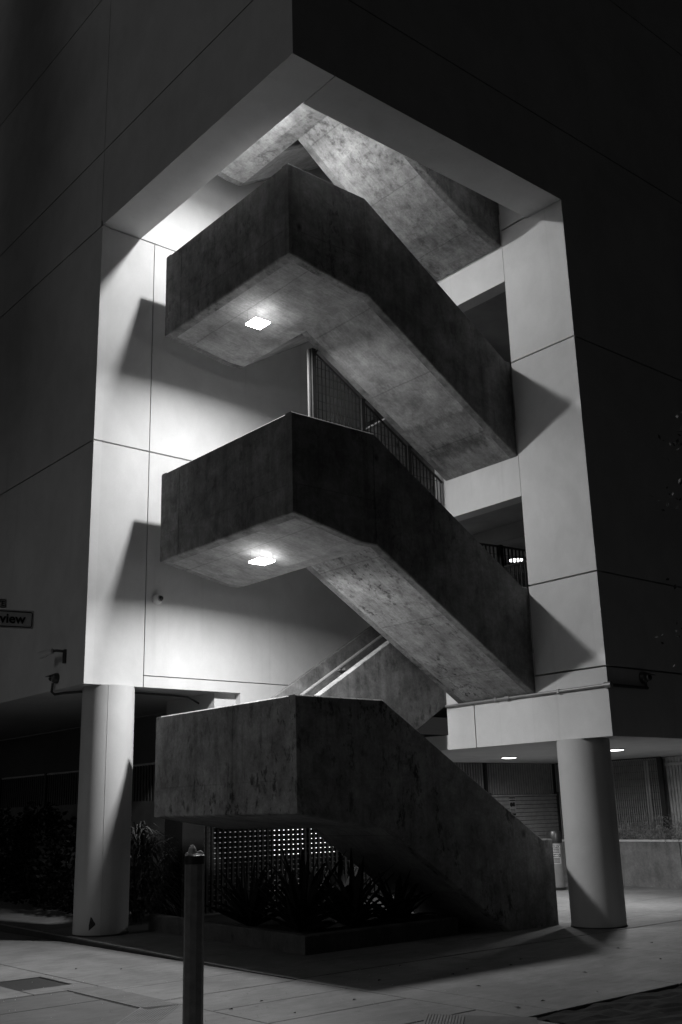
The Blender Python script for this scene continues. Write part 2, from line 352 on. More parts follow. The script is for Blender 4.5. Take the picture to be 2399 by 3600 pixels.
# ring beam soffit and inner faces
MB().box(0, T1, 0, B, ZS, ZS+0.1).build('beam_soffit', 'stucco', bld)
MB().box(T1+0.012, A, 0, T2, ZS, ZS+0.1).build('beam_soffit', 'stucco', bld)
MB().box(T1-0.15, T1, T2, B, ZS+0.1, TOP).build('beam_inner_face', 'stucco', bld)
MB().box(T1-0.15, A, T2-0.15, T2-0.001, ZS+0.1, TOP).build('beam_inner_face', 'stucco', bld)
# left wall of the open corner (Y=B)
XJ = 1.042
WXE = A+0.5
py_panel(B, 0.15, WXE, ZS+J, TOP)
for z0, z1 in ((ZL, ZJ), (ZJ, ZS)):
    py_panel(B, 0.15, XJ-J*0.6, z0+(J if z0 != ZL else 0), z1-J)
py_panel(B, XJ+J*0.6, WXE, ZJ+J, ZS-J)
py_panel(B, XJ+J*0.6, WXE, 3.933+J*0.6, ZJ-J)
py_panel(B, XJ+J*0.6, 2.933, ZL, 3.933-J*0.6)
MB().box(2.933, WXE, B, B+0.5, 2.35, 3.933-J*0.6).build('wall_panel', 'stucco', bld)
MB().box(0.151, WXE, B+0.15, B+0.2, 3.94, TOP).build('backing_wall', 'joint_dark', bld)
# right wall of the open corner (X=A): reveal strip and floor spandrels
YR = 1.367
for z0, z1 in ((ZL, Z2), (Z2, Z1), (Z1, 11.80)):
    px_panel(A, 0.15, YR-J*0.4, z0+J, z1-J)
px_panel(A, 0.15, YR-J*0.4, 11.80+J, TOP)
px_panel(A, 0.15, 2.7307-J*0.6, ZB, ZL-J)
px_panel(A, 2.7307+J*0.6, 3.3696, ZB, ZL-J)
MB().box(A+0.15, A+0.2, 0.2, YR+0.06, ZB+0.05, TOP).build('backing_wall', 'joint_dark', bld)
MB().box(A+0.15, A+0.25, YR, 3.36, ZB+0.02, 4.1).build('backing_wall', 'joint_dark', bld)
MB().box(A, A+0.3, YR+J*0.4, 3.36, ZL+0.012, 4.12).build('spandrel', 'stucco', bld)
for zb in (6.768, 10.789, 14.8):
    MB().box(A+0.004, A+0.3, YR+J*0.4, 3.36, zb, zb+1.36).build('spandrel', 'stucco', bld)
# slabs and ceilings of the parking floors behind
for zb in (6.9, 10.92, 14.95):
    MB().box(A+0.3, 14.0, 0.25, B, zb, zb+1.2).build('floor_slab', 'interior', bld)
    MB().box(A+0.01, A+0.3, 3.36, B, zb+0.95, zb+1.2).build('floor_slab', 'interior', bld)
MB().box(A+0.3, 14.0, 0.25, B, 3.5, 4.13).build('floor_slab', 'interior', bld)
for z0, z1 in ((4.13, 6.9), (8.1, 10.92), (12.12, 14.95)):
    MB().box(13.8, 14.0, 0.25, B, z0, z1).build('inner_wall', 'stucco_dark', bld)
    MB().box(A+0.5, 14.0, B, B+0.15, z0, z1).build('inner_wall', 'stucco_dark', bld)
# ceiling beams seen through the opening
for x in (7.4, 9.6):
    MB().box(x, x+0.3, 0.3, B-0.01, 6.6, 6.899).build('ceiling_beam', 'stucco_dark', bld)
# undersides
MB().box(A+0.2, 14.5, 0.151, 7.0, ZB+0.005, ZB+0.25).build('canopy_soffit', 'stucco', bld)
MB().box(A+0.02, A+0.2, 3.37, 7.0, ZB+0.005, ZB+0.25).build('canopy_soffit', 'stucco', bld)
MB().box(0.151, 2.5, B+0.15, 29, ZL, ZL+0.25).build('canopy_soffit', 'stucco', bld)
MB().box(2.5, 3.6, 7.0, 29, ZL, ZL+0.25).build('canopy_soffit', 'stucco', bld)
MB().box(3.75, 14.5, 7.0, 18, 3.1, 3.3).build('garage_ceiling', 'interior', bld)
MB().box(2.5, 14.5, 17.8, 18, -0.1, 3.1).build('garage_wall', 'stucco', bld)
MB().box(3.75, 8.2, 7.97, 8.1, -0.1, 3.1).build('garage_wall', 'stucco', bld)
MB().box(2.95, 7.45, 7.02, 7.1, 2.03, 3.1).build('garage_wall', 'stucco_dark', bld)  # solid panel added to block garage light above the gate
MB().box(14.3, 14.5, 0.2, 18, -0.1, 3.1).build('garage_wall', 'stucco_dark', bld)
MB().box(2.933, A+0.02, B+0.5, 7.0, 2.71, 3.0).build('canopy_soffit', 'stucco', bld)
MB().box(2.5, 2.933, B+0.15, 7.2, 3.1, ZL).build('canopy_soffit', 'stucco', bld)
# roof over the stair well, out of sight
MB().box(0, 28, 0, 29, TOP, TOP+0.3).build('roof', 'interior', bld)
# columns
def column(cx, cy, r, z0, z1, label):
    c = MB().lathe([(r, z0), (r, z1)], (cx, cy, 0), 64).build('column', 'stucco_column', bld, True); c['label'] = label
    return c
cl = column(0.59, 5.79, 0.41, 0.0, ZL, 'round column under the left wing')
cr_ = column(6.15, 0.81, 0.405, -0.05, ZB+0.004, 'round column under the right wing')
sx, sy = 0.59+0.411*math.cos(R(-118)), 5.79+0.411*math.sin(R(-118))
MB().tube([(sx, sy, 0.07), (sx, sy, ZL)], 0.004, 6).build('form_seam', 'stucco_column', cl)
for c_, (cx, cy, r, zz) in ((cl, (0.59, 5.79, 0.41, gz(5.79))), (cr_, (6.15, 0.81, 0.405, 0.003))):
    MB().lathe([(r+0.004, zz-0.04), (r+0.012, zz+0.004), (r+0.003, zz+0.018)], (cx, cy, 0), 64).build('base_joint', 'joint_sand', c_, True)
m = MB(); pts = []
for i_ in range(5):
    a = R(-142+i_*3.4)
    for zq in (0.15+0.02*i_, 0.15+(0.10, 0.22, 0.17, 0.09, 0.03)[i_]*0.8+0.02*i_): pts.append((0.59+0.4115*math.cos(a), 5.79+0.4115*math.sin(a), zq))
m.poly(pts, [(2*i_, 2*i_+2, 2*i_+3, 2*i_+1) for i_ in range(4)]); m.build('scuff_mark', 'cover_plate', cl)
# raised low wall with fence on the left under the wing
MB().box(2.5, 2.7, 7.2, 29, -0.1, 2.02).build('low_wall', 'low_wall_shaded', bld)  # wall colour darkened to carry the shade under the wing
MB().box(2.5, 2.94, 6.6, 7.19, -0.1, 3.1).build('pier', 'joint_dark', bld)
MB().box(3.6, 3.75, 7.6, 29, -0.1, 3.74).build('inner_wall', 'stucco_dark', bld)  # wall added to stop garage light leaking over the fence

# ================================================================== STAIR
st = thing('concrete_staircase', 'raw board-marked concrete staircase zigzagging up the open corner', 'staircase')
TH = 0.15; CH = 0.018
def parapet_y(stations, yo, yi, name, parent, mat='stair_face'):
    """wall running along X; outer face at yo, inner face at yi; stations (x, zbot, ztop); chamfered top outer edge"""
    s = 1 if yi > yo else -1
    rings = [[(x, yo, zb+CH), (x, yo, zt-CH), (x, yo+s*CH, zt), (x, yi, zt), (x, yi, zb), (x, yo+s*CH, zb)] for x, zb, zt in stations]
    return MB().loft(rings).build(name, mat, parent)
def landing(k):
    d = LAND[k]; zb, zc, zt, zf = d['zb'], d['zc'], d['zt'], d['zf']
    xs0, xe = X1+TH, XB
    o = MB().xz([(xs0, zb-(zb-zc)*TH/(XR-X1)), (XR, zc), (xe, zc), (xe, zf), (xs0, zf)], Y1+TH, Y2-TH).build('landing', 'stair_soffit_pale' if k == 3 else 'stair_soffit', st)
    sl = (zb-zc)/(XR-X1)
    fm = 'stair_face_stained_lit' if k == 0 else 'stair_face'
    zj = zb+0.42; n_ = 0.007                         # pour line above the slab edge
    def ring_x(y, q):                                # section of the left parapet, q = inset of a formwork line
        x = X1+q
        return [(x, y, zb+CH), (x, y, zj-n_), (x+0.006, y, zj-0.002), (x+0.006, y, zj+0.002), (x, y, zj+n_), (x, y, zt-CH), (X1+CH, y, zt), (X1+TH, y, zt), (X1+TH, y, zb-sl*TH), (X1+CH, y, zb)]
    rings = []
    for y, q in [(Y1+TH, 0)]+[p for yj in ((2.84,), (4.36,), (4.42, 2.3), ())[k] for p in ((yj-0.008, 0), (yj-0.004, 0.007), (yj+0.004, 0.007), (yj+0.008, 0))][::1 if k != 2 else 1] + [(Y2-TH, 0)]:
        rings.append(ring_x(y, q))
    rings.sort(key=lambda r: r[0][1])
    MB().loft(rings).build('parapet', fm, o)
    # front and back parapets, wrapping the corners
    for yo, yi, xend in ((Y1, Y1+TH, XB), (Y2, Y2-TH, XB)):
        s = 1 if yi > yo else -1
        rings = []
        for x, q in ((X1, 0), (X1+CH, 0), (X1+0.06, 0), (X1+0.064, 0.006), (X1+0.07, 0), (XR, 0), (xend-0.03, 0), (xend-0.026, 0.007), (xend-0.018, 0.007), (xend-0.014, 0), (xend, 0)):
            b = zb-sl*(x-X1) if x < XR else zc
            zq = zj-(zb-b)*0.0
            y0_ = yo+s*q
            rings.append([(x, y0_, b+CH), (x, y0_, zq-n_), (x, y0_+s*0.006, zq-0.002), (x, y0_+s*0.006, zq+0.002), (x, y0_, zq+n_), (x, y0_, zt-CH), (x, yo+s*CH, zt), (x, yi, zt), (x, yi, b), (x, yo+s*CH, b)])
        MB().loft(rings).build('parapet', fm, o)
    return o
def steps_profile(xa, za, xb, zb, n):
    pts = []
    for i in range(n):
        x0 = xa+(xb-xa)*i/n; x1 = xa+(xb-xa)*(i+1)/n
        z = za+(zb-za)*(i+1)/n if zb > za else za+(zb-za)*i/n
        pts += [(x0, z), (x1, z)]
    return pts
def flight(x0, zb0, zf0, zt0, x1, zb1, zf1, zt1, ya, yb, xlev, name='flight', mid=None, smat='stair_soffit', fmat='stair_face'):
    """slab with steps from x0 to x1, parapets on both sides, level bit of parapet from xlev to x1"""
    top = steps_profile(x0, zf0, x1, zf1, 12)
    curve = []
    if mid: curve = [(x0+(x1-x0)*u, (1-u)**2*zb0+2*u*(1-u)*mid+u*u*zb1) for u in (0.14, 0.28, 0.42, 0.56, 0.70, 0.85)]
    prof = [(x0, zb0)]+curve+[(x1, zb1)]+list(reversed(top))
    o = MB().xz(prof, ya+TH, yb-TH).build(name, smat, st)
    tp_ = lambda x: zt0+(zt1-zt0)*(min(x, xlev)-x0)/(xlev-x0)
    bot = lambda x: zb0+(zb1-zb0)*(x-x0)/(x1-x0)
    st_ = [(x0, zb0, zt0)]+([(cx_, cz_, tp_(cx_)) for cx_, cz_ in curve] if curve else [(xlev, bot(xlev), zt1)])+[(x1, zb1, zt1)]
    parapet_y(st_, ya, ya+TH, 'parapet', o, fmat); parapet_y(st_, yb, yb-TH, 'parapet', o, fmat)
    return o
for k in range(4): landing(k)
for k in (1, 2, 3):      # front lane: landing k down to floor k
    L_, M_ = LAND[k], MID[k]
    flight(XB, L_['zc'], L_['zf'], L_['zt'], A, M_['zb'], M_['zf'], M_['zt'], Y1, YM0, 5.68, mid=11.98 if k == 3 else None, smat=(None, 'stair_soffit_worn', 'stair_soffit_tide', 'stair_soffit_pale')[k])
for k in (0, 1, 2, 3):   # rear lane: landing k up to floor k+1
    L_, M_ = LAND[k], MID[k+1]
    flight(XB, L_['zc'], L_['zf'], L_['zt'], A, M_['zb'], M_['zf'], M_['zt'], YM1, Y2, 5.7)
# lowest flight to the ground
L_ = LAND[0]; XT0 = 4.862
top = steps_profile(XB, L_['zf'], 5.9, 0.16, 13)
f0 = MB().xz([(XB, L_['zc']), (XT0, -0.02), (5.9, -0.02)]+list(reversed(top)), Y1+TH, YM0-TH).build('flight', 'stair_soffit', st)
bt = lambda x: max(-0.02, L_['zc']+(-0.02-L_['zc'])*(x-XB)/(XT0-XB))
tpz = lambda x: L_['zt']-0.613*(x-2.485) if x < 5.70 else 1.25
for yo, yi in ((Y1, Y1+TH), (YM0, YM0-TH)):
    parapet_y([(x, bt(x), tpz(x)) for x in (XB, XT0, 5.70, 5.72, 5.93)], yo, yi, 'parapet', f0, 'stair_face_stained_lit')
# handrail of the rear flight above the lowest landing
def rail(k, y, dz, r, xa=2.7, xb=5.75):
    L_, M_ = LAND[k], MID[k+1]
    z = lambda x: L_['zt']+(M_['zt']-L_['zt'])*(x-XB)/(5.7-XB)-dz
    h = MB().tube([(xa, y, z(xa)), (xb, y, z(xb))], r, 12).build('handrail', 'rail_paint', st, True)
    for x in (3.35, 4.55):
        MB().box(x-0.03, x+0.03, y, Y2-TH, z(x)-0.11, z(x)-0.02).build('bracket', 'rail_paint', h)
for k in (0, 1): rail(k, 4.62, 0.24, 0.03)

# ================================================================== CEILING LIGHTS
def area(name, loc, size, power, spread, parent, shape='SQUARE', rot=(0, 0, 0)):
    l = bpy.data.lights.new(name, 'AREA'); l.shape = shape; l.size = size; l.energy = power; l.spread = R(spread); l.color = (1, 1, 1)
    o = bpy.data.objects.new(name, l); COL.objects.link(o); o.location = loc; o.rotation_euler = rot; o.parent = parent
    return o
def stair_light(x, y, z, zs, power, spread, label, lens='lamp_lens'):
    """square lamp on a short stem; lens underside at z, concrete soffit at zs"""
    t = thing('ceiling_light', label, 'light', 'square lights under the landings')
    sq = lambda a, zz: [(x+p*a, y+q_*a, zz) for p, q_ in ((-1, -1), (1, -1), (1, 1), (-1, 1))]
    for p, q_ in ((-1, -1), (1, -1), (1, 1), (-1, 1)): MB().tube([(x+p*0.12, y+q_*0.12, z+0.03), (x+p*0.12, y+q_*0.12, zs+0.12)], 0.0015, 5).build('rod', 'black_metal', t)
    MB().loft([sq(0.137, z+0.034), sq(0.10, z+0.040)]).build('halo_glow', 'lamp_halo', t)  # added glowing top, throws a bloom-like halo on the soffit
    MB().loft([sq(0.139, z+0.033), sq(0.140, z+0.006), sq(0.134, z)]).build('lens', lens, t)
    area('lamp_glow', (x, y, z-0.01), 0.25, power, spread, t)
    return t
LP = 280
stair_light(1.57, 3.03, 9.335, 9.575, LP, 170, 'square ceiling light under the upper landing in view')
stair_light(1.63, 3.04, 5.395, 5.565, LP, 170, 'square ceiling light under the middle landing, above the dome camera')
stair_light(1.55, 2.95, 13.14, 13.36, LP*0.95, 176, 'square ceiling light under the topmost landing, behind the beam', 'lamp_lens_bright')

def downlight(x, y, z, r, power, label, cat='light', lens='downlight_lens', group='round downlights', spread=168):
    t = thing('downlight', label, cat, group)
    MB().lathe([(r+0.02, z+0.02), (r+0.02, z-0.012), (r, z-0.02), (r-0.004, z-0.004)], (x, y, 0), 32).build('trim_ring', 'grey_metal', t, True)
    MB().lathe([(r-0.004, z-0.002), (r-0.004, z-0.022), (r*0.6, z-0.03)], (x, y, 0), 32).build('lens', lens, t, True)
    if power: area('lamp_glow', (x, y, z-0.04), r*1.7, power, spread, t, 'DISK')
    return t
downlight(9.127, 4.927, ZB+0.003, 0.15, 64, 'round downlight in the soffit left of the right column')
downlight(9.138, 2.351, ZB+0.003, 0.15, 64, 'round downlight in the soffit right of the right column')
downlight(8.813, 4.1, 6.62, 0.16, 14, 'round lamp glowing inside the upper parking floor', 'light', 'garage_lens')
# strip lamp above the gate, and a lit panel behind the slats
t = thing('strip_lamp', 'long strip lamp in the garage above the louvred gate', 'light')
MB().box(9.9, 11.3, 9.52, 9.68, 2.98, 3.1).build('housing', 'lamp_housing', t)
MB().box(9.92, 11.28, 9.54, 9.66, 2.94, 2.98).build('lens', 'garage_lens', t)
a_ = area('lamp_glow', (10.6, 9.6, 2.92), 1.3, 12, 150, t, 'RECTANGLE'); a_.data.size_y = 0.12
t = thing('light_panel', 'lit panel glowing through the gate slats under the lowest landing', 'light')
MB().box(5.25, 6.95, 7.86, 7.96, 0.86, 1.5).build('housing', 'lamp_housing', t)
MB().box(5.3, 6.9, 7.84, 7.86, 0.9, 1.46).build('lens', 'panel_lens', t)
MB().box(3.9, 5.22, 7.84, 7.96, 0.9, 1.46).build('side_fade', 'panel_fade_glow', t)  # dim glow added in place of light fading along the wall

# ================================================================== FENCES
def barfence(name, label, p0, p1, z0, ztop, step, bar, postx, cat='fence', mat='black_metal', wires=0, top_rail=True, barmat=None, railmat=None):
    """vertical bar fence from p0 to p1 (plan); z0 / ztop functions of distance"""
    t = thing(name, label, cat)
    p0 = Vector((p0[0], p0[1], 0)); p1 = Vector((p1[0], p1[1], 0)); Ln = (p1-p0).length; d = (p1-p0)/Ln
    zf = z0 if callable(z0) else (lambda s: z0); zt = ztop if callable(ztop) else (lambda s: ztop)
    n = int(Ln/step)
    for i in range(n+1):
        s = step*0.5+i*step
        if s > Ln: break
        c = p0+d*s; h = bar/2
        MB().box(c.x-h, c.x+h, c.y-h, c.y+h, zf(s), zt(s)-0.005).build('bar', barmat or mat, t)
    for s in postx:
        c = p0+d*s; MB().box(c.x-0.04, c.x+0.04, c.y-0.04, c.y+0.04, zf(s)-0.05, zt(s)+0.03).build('post', mat, t)
    if top_rail:
        a = p0+Vector((0, 0, zt(0))); b = p1+Vector((0, 0, zt(Ln)))
        MB().tube([a, b], 0.022, 6).build('top_rail', railmat or mat, t)
    for k in range(wires):
        dz = 0.15*(k+1)
        # level wires, clipped by a sloping top
        zz = max(zt(0), zt(Ln))-dz
        s0, s1 = 0.0, Ln
        if zt(0) > zt(Ln)+0.05:
            s1 = min(Ln, Ln*(zt(0)-zz)/(zt(0)-zt(Ln)))
        if s1-s0 > 0.1:
            a = p0+d*s0+Vector((0, 0, zz)); b = p0+d*s1+Vector((0, 0, zz))
            MB().tube([a, b], 0.005, 5).build('wire', mat, t)
    return t
# mesh screen between the lanes, under the upper flight
F2b = lambda x: LAND[2]['zc']+(MID[2]['zb']-LAND[2]['zc'])*(x-XB)/(A-XB)
def f2t(s): return F2b(2.78+s)-0.03
scr = barfence('screen_fence', 'black bar and mesh screen rising to the underside of the upper flight', (2.78, 3.16), (5.78, 3.16), lambda s: 6.7+0.0*s, f2t, 0.083, 0.014, (0.02, 1.10, 2.17), wires=12)
MB().box(2.70, 2.735, 3.15, 3.19, 6.7, F2b(2.72)-0.08).build('post', 'steel', scr)
for x in (2.86, 3.92, 5.0):
    MB().tube([(x, 3.16, F2b(x)-0.02), (x+0.02, 3.12, F2b(x)+0.03), (x+0.09, 3.02, F2b(x)+0.0)], 0.02, 6).build('bracket', 'black_metal', scr)
# fence inside the upper parking floor
barfence('floor_fence', 'dark bar fence at the upper parking floor opening', (A+0.35, 2.95), (A+3.4, 2.55), 4.13, 6.35, 0.09, 0.022, (0.05, 0.75, 1.9), wires=8)
barfence('edge_guard', 'dark bar guard at the edge of the upper parking floor beside the reveal', (A+0.42, 1.45), (A+0.42, 2.9), 4.13, 5.75, 0.085, 0.02, (0.8,), wires=0)
# fence on the low wall, left
barfence('wall_fence', 'black bar fence on the low wall behind the left column', (2.56, 7.3), (2.56, 17.3), 2.02, 2.67, 0.105, 0.03, (0.1, 2.5, 4.9, 7.3, 9.7), barmat='dark_metal', railmat='rail_paint')
# louvred gate along Y=7
gate = thing('louvred_gate', 'long grey louvred metal gate with horizontal slats below the building', 'gate')
me_slat = {}
gx = [2.95, 5.55, 8.15, 10.75, 13.15]
for i in range(4):
    x0, x1 = gx[i]+0.04, gx[i+1]-0.04
    m = MB().poly([(x0, 6.985, 0), (x1, 6.985, 0), (x1, 7.0, 0), (x0, 7.0, 0), (x0, 6.985, 0.073), (x1, 6.985, 0.073), (x1, 7.0, 0.078), (x0, 7.0, 0.078)],
                  [(0, 3, 2, 1), (4, 5, 6, 7), (0, 1, 5, 4), (1, 2, 6, 5), (2, 3, 7, 6), (3, 0, 4, 7)]).mesh('slat'); m.materials.append(MATS['dark_metal' if i < 2 else 'slat_metal'])  # left slats darker: shade under the landing put into the colour
    for k in range(21): link('slat', m, gate, (0, 0, 0.12+k*0.088))
for x in gx: MB().box(x-0.05, x+0.05, 6.97, 7.07, 0.05, 2.05).build('post', 'dark_metal', gate)
for i in range(4): MB().box(gx[i]+0.05, gx[i+1]-0.05, 6.97, 7.01, 1.97, 2.01).build('top_rail', 'slat_metal', gate)
barfence('gate_bars', 'grey upright bars above the louvred gate, up to the soffit', (7.5, 7.04), (14.2, 7.04), 2.02, 2.71, 0.085, 0.03, (0.6, 3.2, 5.6), barmat='slat_metal', mat='black_metal', top_rail=False)
barfence('gate_grille', 'dark upright bars in front of the louvres under the lowest landing', (3.05, 6.93), (7.4, 6.93), 0.1, 2.0, 0.11, 0.045, (), barmat='black_metal', top_rail=False)
# warning sign on the gate
ws = thing('warning_sign', 'small warning sign on the louvred gate left of the right column', 'sign')
MB().box(11.36, 11.58, 6.955, 6.962, 1.54, 1.965).build('plate', 'post_label', ws)
MB().box(11.375, 11.565, 6.951, 6.954, 1.87, 1.95).build('header', 'sign_black', ws)
text_mesh('lettering', 'WARNING', 0.045, 'sign_white', ws, (11.47, 6.949, 1.893), (R(90), 0, 0), 'CENTER')
MB().lathe([(0.05, 6.951), (0.05, 6.954)], (11.43, 0, 1.79), 14, 'Y').build('symbol', 'sign_black', ws)
MB().box(11.48, 11.55, 6.951, 6.954, 1.75, 1.84).build('symbol', 'sign_black', ws)
for k in range(3): MB().box(11.39, 11.55, 6.951, 6.954, 1.68-k*0.03, 1.69-k*0.03).build('text_line', 'sign_black', ws)
MB().box(11.375, 11.565, 6.951, 6.954, 1.555, 1.60).build('header', 'sign_black', ws)
# planter wall, fence and planks on the right
pw = thing('planter_wall', 'low concrete planter wall at the back right', 'wall')
for a, b in ((0.3, 3.32), (3.34, 6.9)):
    MB().box(12.4, 12.6, a, b, 0.0, 0.955).build('wall_section', 'wall_concrete', pw)
    MB().box(12.38, 12.62, a, b, 0.957, 0.995).build('coping', 'stucco', pw)
MB().box(12.6, 13.1, 0.3, 6.9, 0.0, 0.9).build('soil', 'soil', pw)
barfence('back_fence', 'tall dark bar fence behind the fern planter', (13.1, 4.05), (13.1, 6.9), 0.9, 2.71, 0.055, 0.022, (0.02, 2.2), barmat='slat_metal', wires=11)
pf = thing('plank_screen', 'pale upright plank screen behind the fern planter at the right edge', 'screen')
y = 3.95; 
while y > 1.2:
    MB().box(13.16, 13.19, y-0.062, y, 0.9, 2.70).build('plank', 'plank', pf); y -= 0.078
MB().box(13.13, 13.16, 1.2, 3.96, 2.52, 2.58).build('rail', 'plank', pf)
MB().box(13.02, 13.1, 3.97, 4.04, 0.9, 2.70).build('post', 'black_metal', pf)
for yy in (4.35, 4.28):
    t = tag(MB().tube([(12.95, yy, 0.85), (12.95, yy, 2.64)], 0.014, 8).build('conduit_pipe', 'steel'), ('thin bright pipe by the back fence, the left of a pair' if yy > 4.3 else 'thin bright pipe by the back fence, the right of a pair'), 'pipe', 'pipes by the back fence')

# ================================================================== SMALL WALL-MOUNTED THINGS
pipe = thing('conduit', 'grey metal conduit running along the right wall and round its corner', 'pipe')
MB().tube([(A-0.035, 3.36, 3.44), (A-0.035, 0.03, 3.458)], 0.024, 10).build('pipe_run', 'grey_metal', pipe, True)
MB().tube([(A+0.02, -0.035, 3.458), (6.78, -0.035, 3.46)], 0.024, 10).build('pipe_run', 'black_metal', pipe, True)
MB().lathe([(0.03, -0.07), (0.045, -0.06), (0.045, 0.06), (0.03, 0.07)], (A-0.02, -0.02, 3.458), 12, 'Y').build('elbow_box', 'grey_metal', pipe, True)
for yy in (2.2, 0.9): MB().box(A-0.065, A, yy-0.02, yy+0.02, 3.42, 3.485).build('strap', 'grey_metal', pipe)
MB().lathe([(0.036, -0.05), (0.036, 0.05)], (A-0.035, 1.95, 3.449), 12, 'Y').build('coupling', 'grey_metal', pipe, True)
def dome(n, c, nrm, r, label, visor=True, lens_off=None):
    """dome camera: base disc on wall, ball, dark glass, optional visor"""
    t = thing('dome_camera', label, 'camera', 'security cameras')
    c = Vector(c); nrm = Vector(nrm).normalized()
    q = nrm.to_track_quat('Z', 'Y').to_matrix().to_4x4(); M = Matrix.Translation(c) @ q
    def lat(prof, name, mat, M=M):
        m = MB().lathe(prof, (0, 0, 0), 24); m.v = [tuple(M @ Vector(v)) for v in m.v]; return m.build(name, mat, t, True)
    lat([(r*1.0, 0), (r*1.0, 0.02), (r*0.95, 0.035)], 'base', 'white_plastic' if not visor else 'dark_metal')
    lat([(r*0.95*math.cos(a), 0.035+r*0.8*math.sin(a)) for a in [i*math.pi/16 for i in range(8)]]+[(0.002, 0.035+r*0.8)], 'shell', 'white_plastic' if not visor else 'dark_metal')
    lo = Vector(lens_off) if lens_off else Vector((0, 0, 0))
    ln = (nrm+lo).normalized(); q2 = ln.to_track_quat('Z', 'Y').to_matrix().to_4x4(); M2 = Matrix.Translation(c+nrm*0.035+ln*(r*0.42)) @ q2
    lat([(r*0.62, 0), (r*0.62, r*0.30), (r*0.5, r*0.36)], 'collar', 'grey_metal', M2)
    lat([(r*0.52*math.cos(a), r*0.34+r*0.5*math.sin(a)) for a in [i*math.pi/16 for i in range(8)]]+[(0.002, r*0.84)], 'glass', 'camera_glass', M2)
    if visor:
        tip = c+nrm*(r*2.3)+lo*r*1.2
        side = nrm.cross(Vector((0, 0, 1))).normalized()
        p = [c+side*r*0.9+Vector((0, 0, r*0.55))+nrm*0.03, c-side*r*0.9+Vector((0, 0, r*0.55))+nrm*0.03, c+Vector((0, 0, r*1.0))+nrm*0.03, tip+Vector((0, 0, r*0.35))]
        pp = [tuple(v) for v in p]+[tuple(v-Vector((0, 0, 0.008))) for v in p]
        MB().poly(pp, [(0, 2, 3), (2, 1, 3), (4, 7, 6), (6, 7, 5), (0, 3, 7, 4), (1, 5, 7, 3), (0, 4, 6, 2), (2, 6, 5, 1)]).build('visor', 'dark_metal', t)
    return t
dome('w', (1.249, B, 5.20), (0, -1, 0), 0.088, 'white ball camera on the bright left wall', False, (0.35, 0, 0.15))
dl = dome('l', (0, 6.43, 3.93), (-1, 0, 0), 0.085, 'dark dome camera with visor low on the left facade', True, (0, 0.3, -0.1))
MB().tube([(-0.04, 6.50, 3.86), (-0.04, 6.53, 3.72), (0.0, 6.5, 3.68), (0.12, 6.42, 3.70), (0.35, 6.15, 3.71)], 0.022, 8).build('conduit', 'dark_metal', dl, True)
dr = dome('r', (6.72, 0, 3.62), (0, -1, 0), 0.095, 'dark dome camera with visor on the right facade above the conduit', True, (0.35, 0, -0.1))
MB().tube([(6.72, -0.045, 3.53), (6.74, -0.045, 3.47)], 0.02, 8).build('stem', 'black_metal', dr, True)
bc = thing('bullet_camera', 'pale bullet camera on a wall arm above the left dome camera', 'camera', 'security cameras')
MB().box(-0.04, 0.0, 6.13, 6.19, 4.14, 4.36).build('wall_plate', 'dark_metal', bc)
MB().tube([(-0.04, 6.16, 4.33), (-0.16, 6.18, 4.335), (-0.2, 6.26, 4.33)], 0.022, 8).build('arm', 'dark_metal', bc, True)
MB().tube([(-0.2, 6.22, 4.33), (-0.22, 6.42, 4.315), (-0.23, 6.50, 4.31), (-0.235, 6.56, 4.305)], [0.04, 0.05, 0.065, 0.068], 14).build('body', 'white_plastic', bc, True)
MB().tube([(-0.235, 6.56, 4.305), (-0.237, 6.585, 4.303)], [0.05, 0.045], 14).build('glass', 'camera_glass', bc, True)
# conduit under left soffit
tag(MB().tube([(1.0, 5.9, 3.70), (1.9, 5.95, 3.70), (2.2, 6.0, 3.69), (2.45, 6.05, 3.60)], 0.018, 8).build('conduit', 'dark_metal', None, True), 'thin dark conduit under the left soffit behind the column', 'pipe')

# ================================================================== STREET SIGN
sg = thing('street_sign', 'white street name plate cut by the left edge of the picture', 'sign')
SY = 0.0
def rrect(x0, x1, z0, z1, r, n=5):
    pts = []
    for cx, cz, a0 in ((x1-r, z1-r, 0), (x0+r, z1-r, 90), (x0+r, z0+r, 180), (x1-r, z0+r, 270)):
        for i in range(n+1):
            a = R(a0+90*i/n); pts.append((cx+r*math.cos(a), cz+r*math.sin(a)))
    return pts
def plate(pts, y0, y1, name, mat, par): return MB().xz(pts, y0, y1).build(name, mat, par)
def frame(x0, x1, z0, z1, r, wd, y0, y1, par):
    o = rrect(x0, x1, z0, z1, r); i_ = rrect(x0+wd, x1-wd, z0+wd, z1-wd, max(r-wd, 0.004)); n = len(o); m = MB()
    m.poly([(x, y0, z) for x, z in o]+[(x, y0, z) for x, z in i_]+[(x, y1, z) for x, z in o]+[(x, y1, z) for x, z in i_],
           [f for k in range(n) for f in ((k, (k+1) % n, n+(k+1) % n, n+k), (2*n+k, 3*n+k, 3*n+(k+1) % n, 2*n+(k+1) % n), (k, 2*n+k, 2*n+(k+1) % n, (k+1) % n), (n+k, n+(k+1) % n, 3*n+(k+1) % n, 3*n+k))])
    return m.build('border', 'sign_black', par)
plate(rrect(-1.065, 0.0, 3.612, 3.803, 0.012), SY, SY+0.006, 'plate', 'sign_white', sg)
frame(-1.055, -0.015, 3.626, 3.789, 0.024, 0.0085, SY-0.003, SY-0.001, sg)
text_mesh('lettering', 'view', 0.135, 'sign_black', sg, (-0.337, SY-0.002, 3.668), (R(90), 0, 0), 'LEFT', 0.0008, 0.0035)
plate(rrect(-0.635, -0.277, 3.812, 3.912, 0.008), SY, SY+0.006, 'upper_plate', 'sign_white', sg)
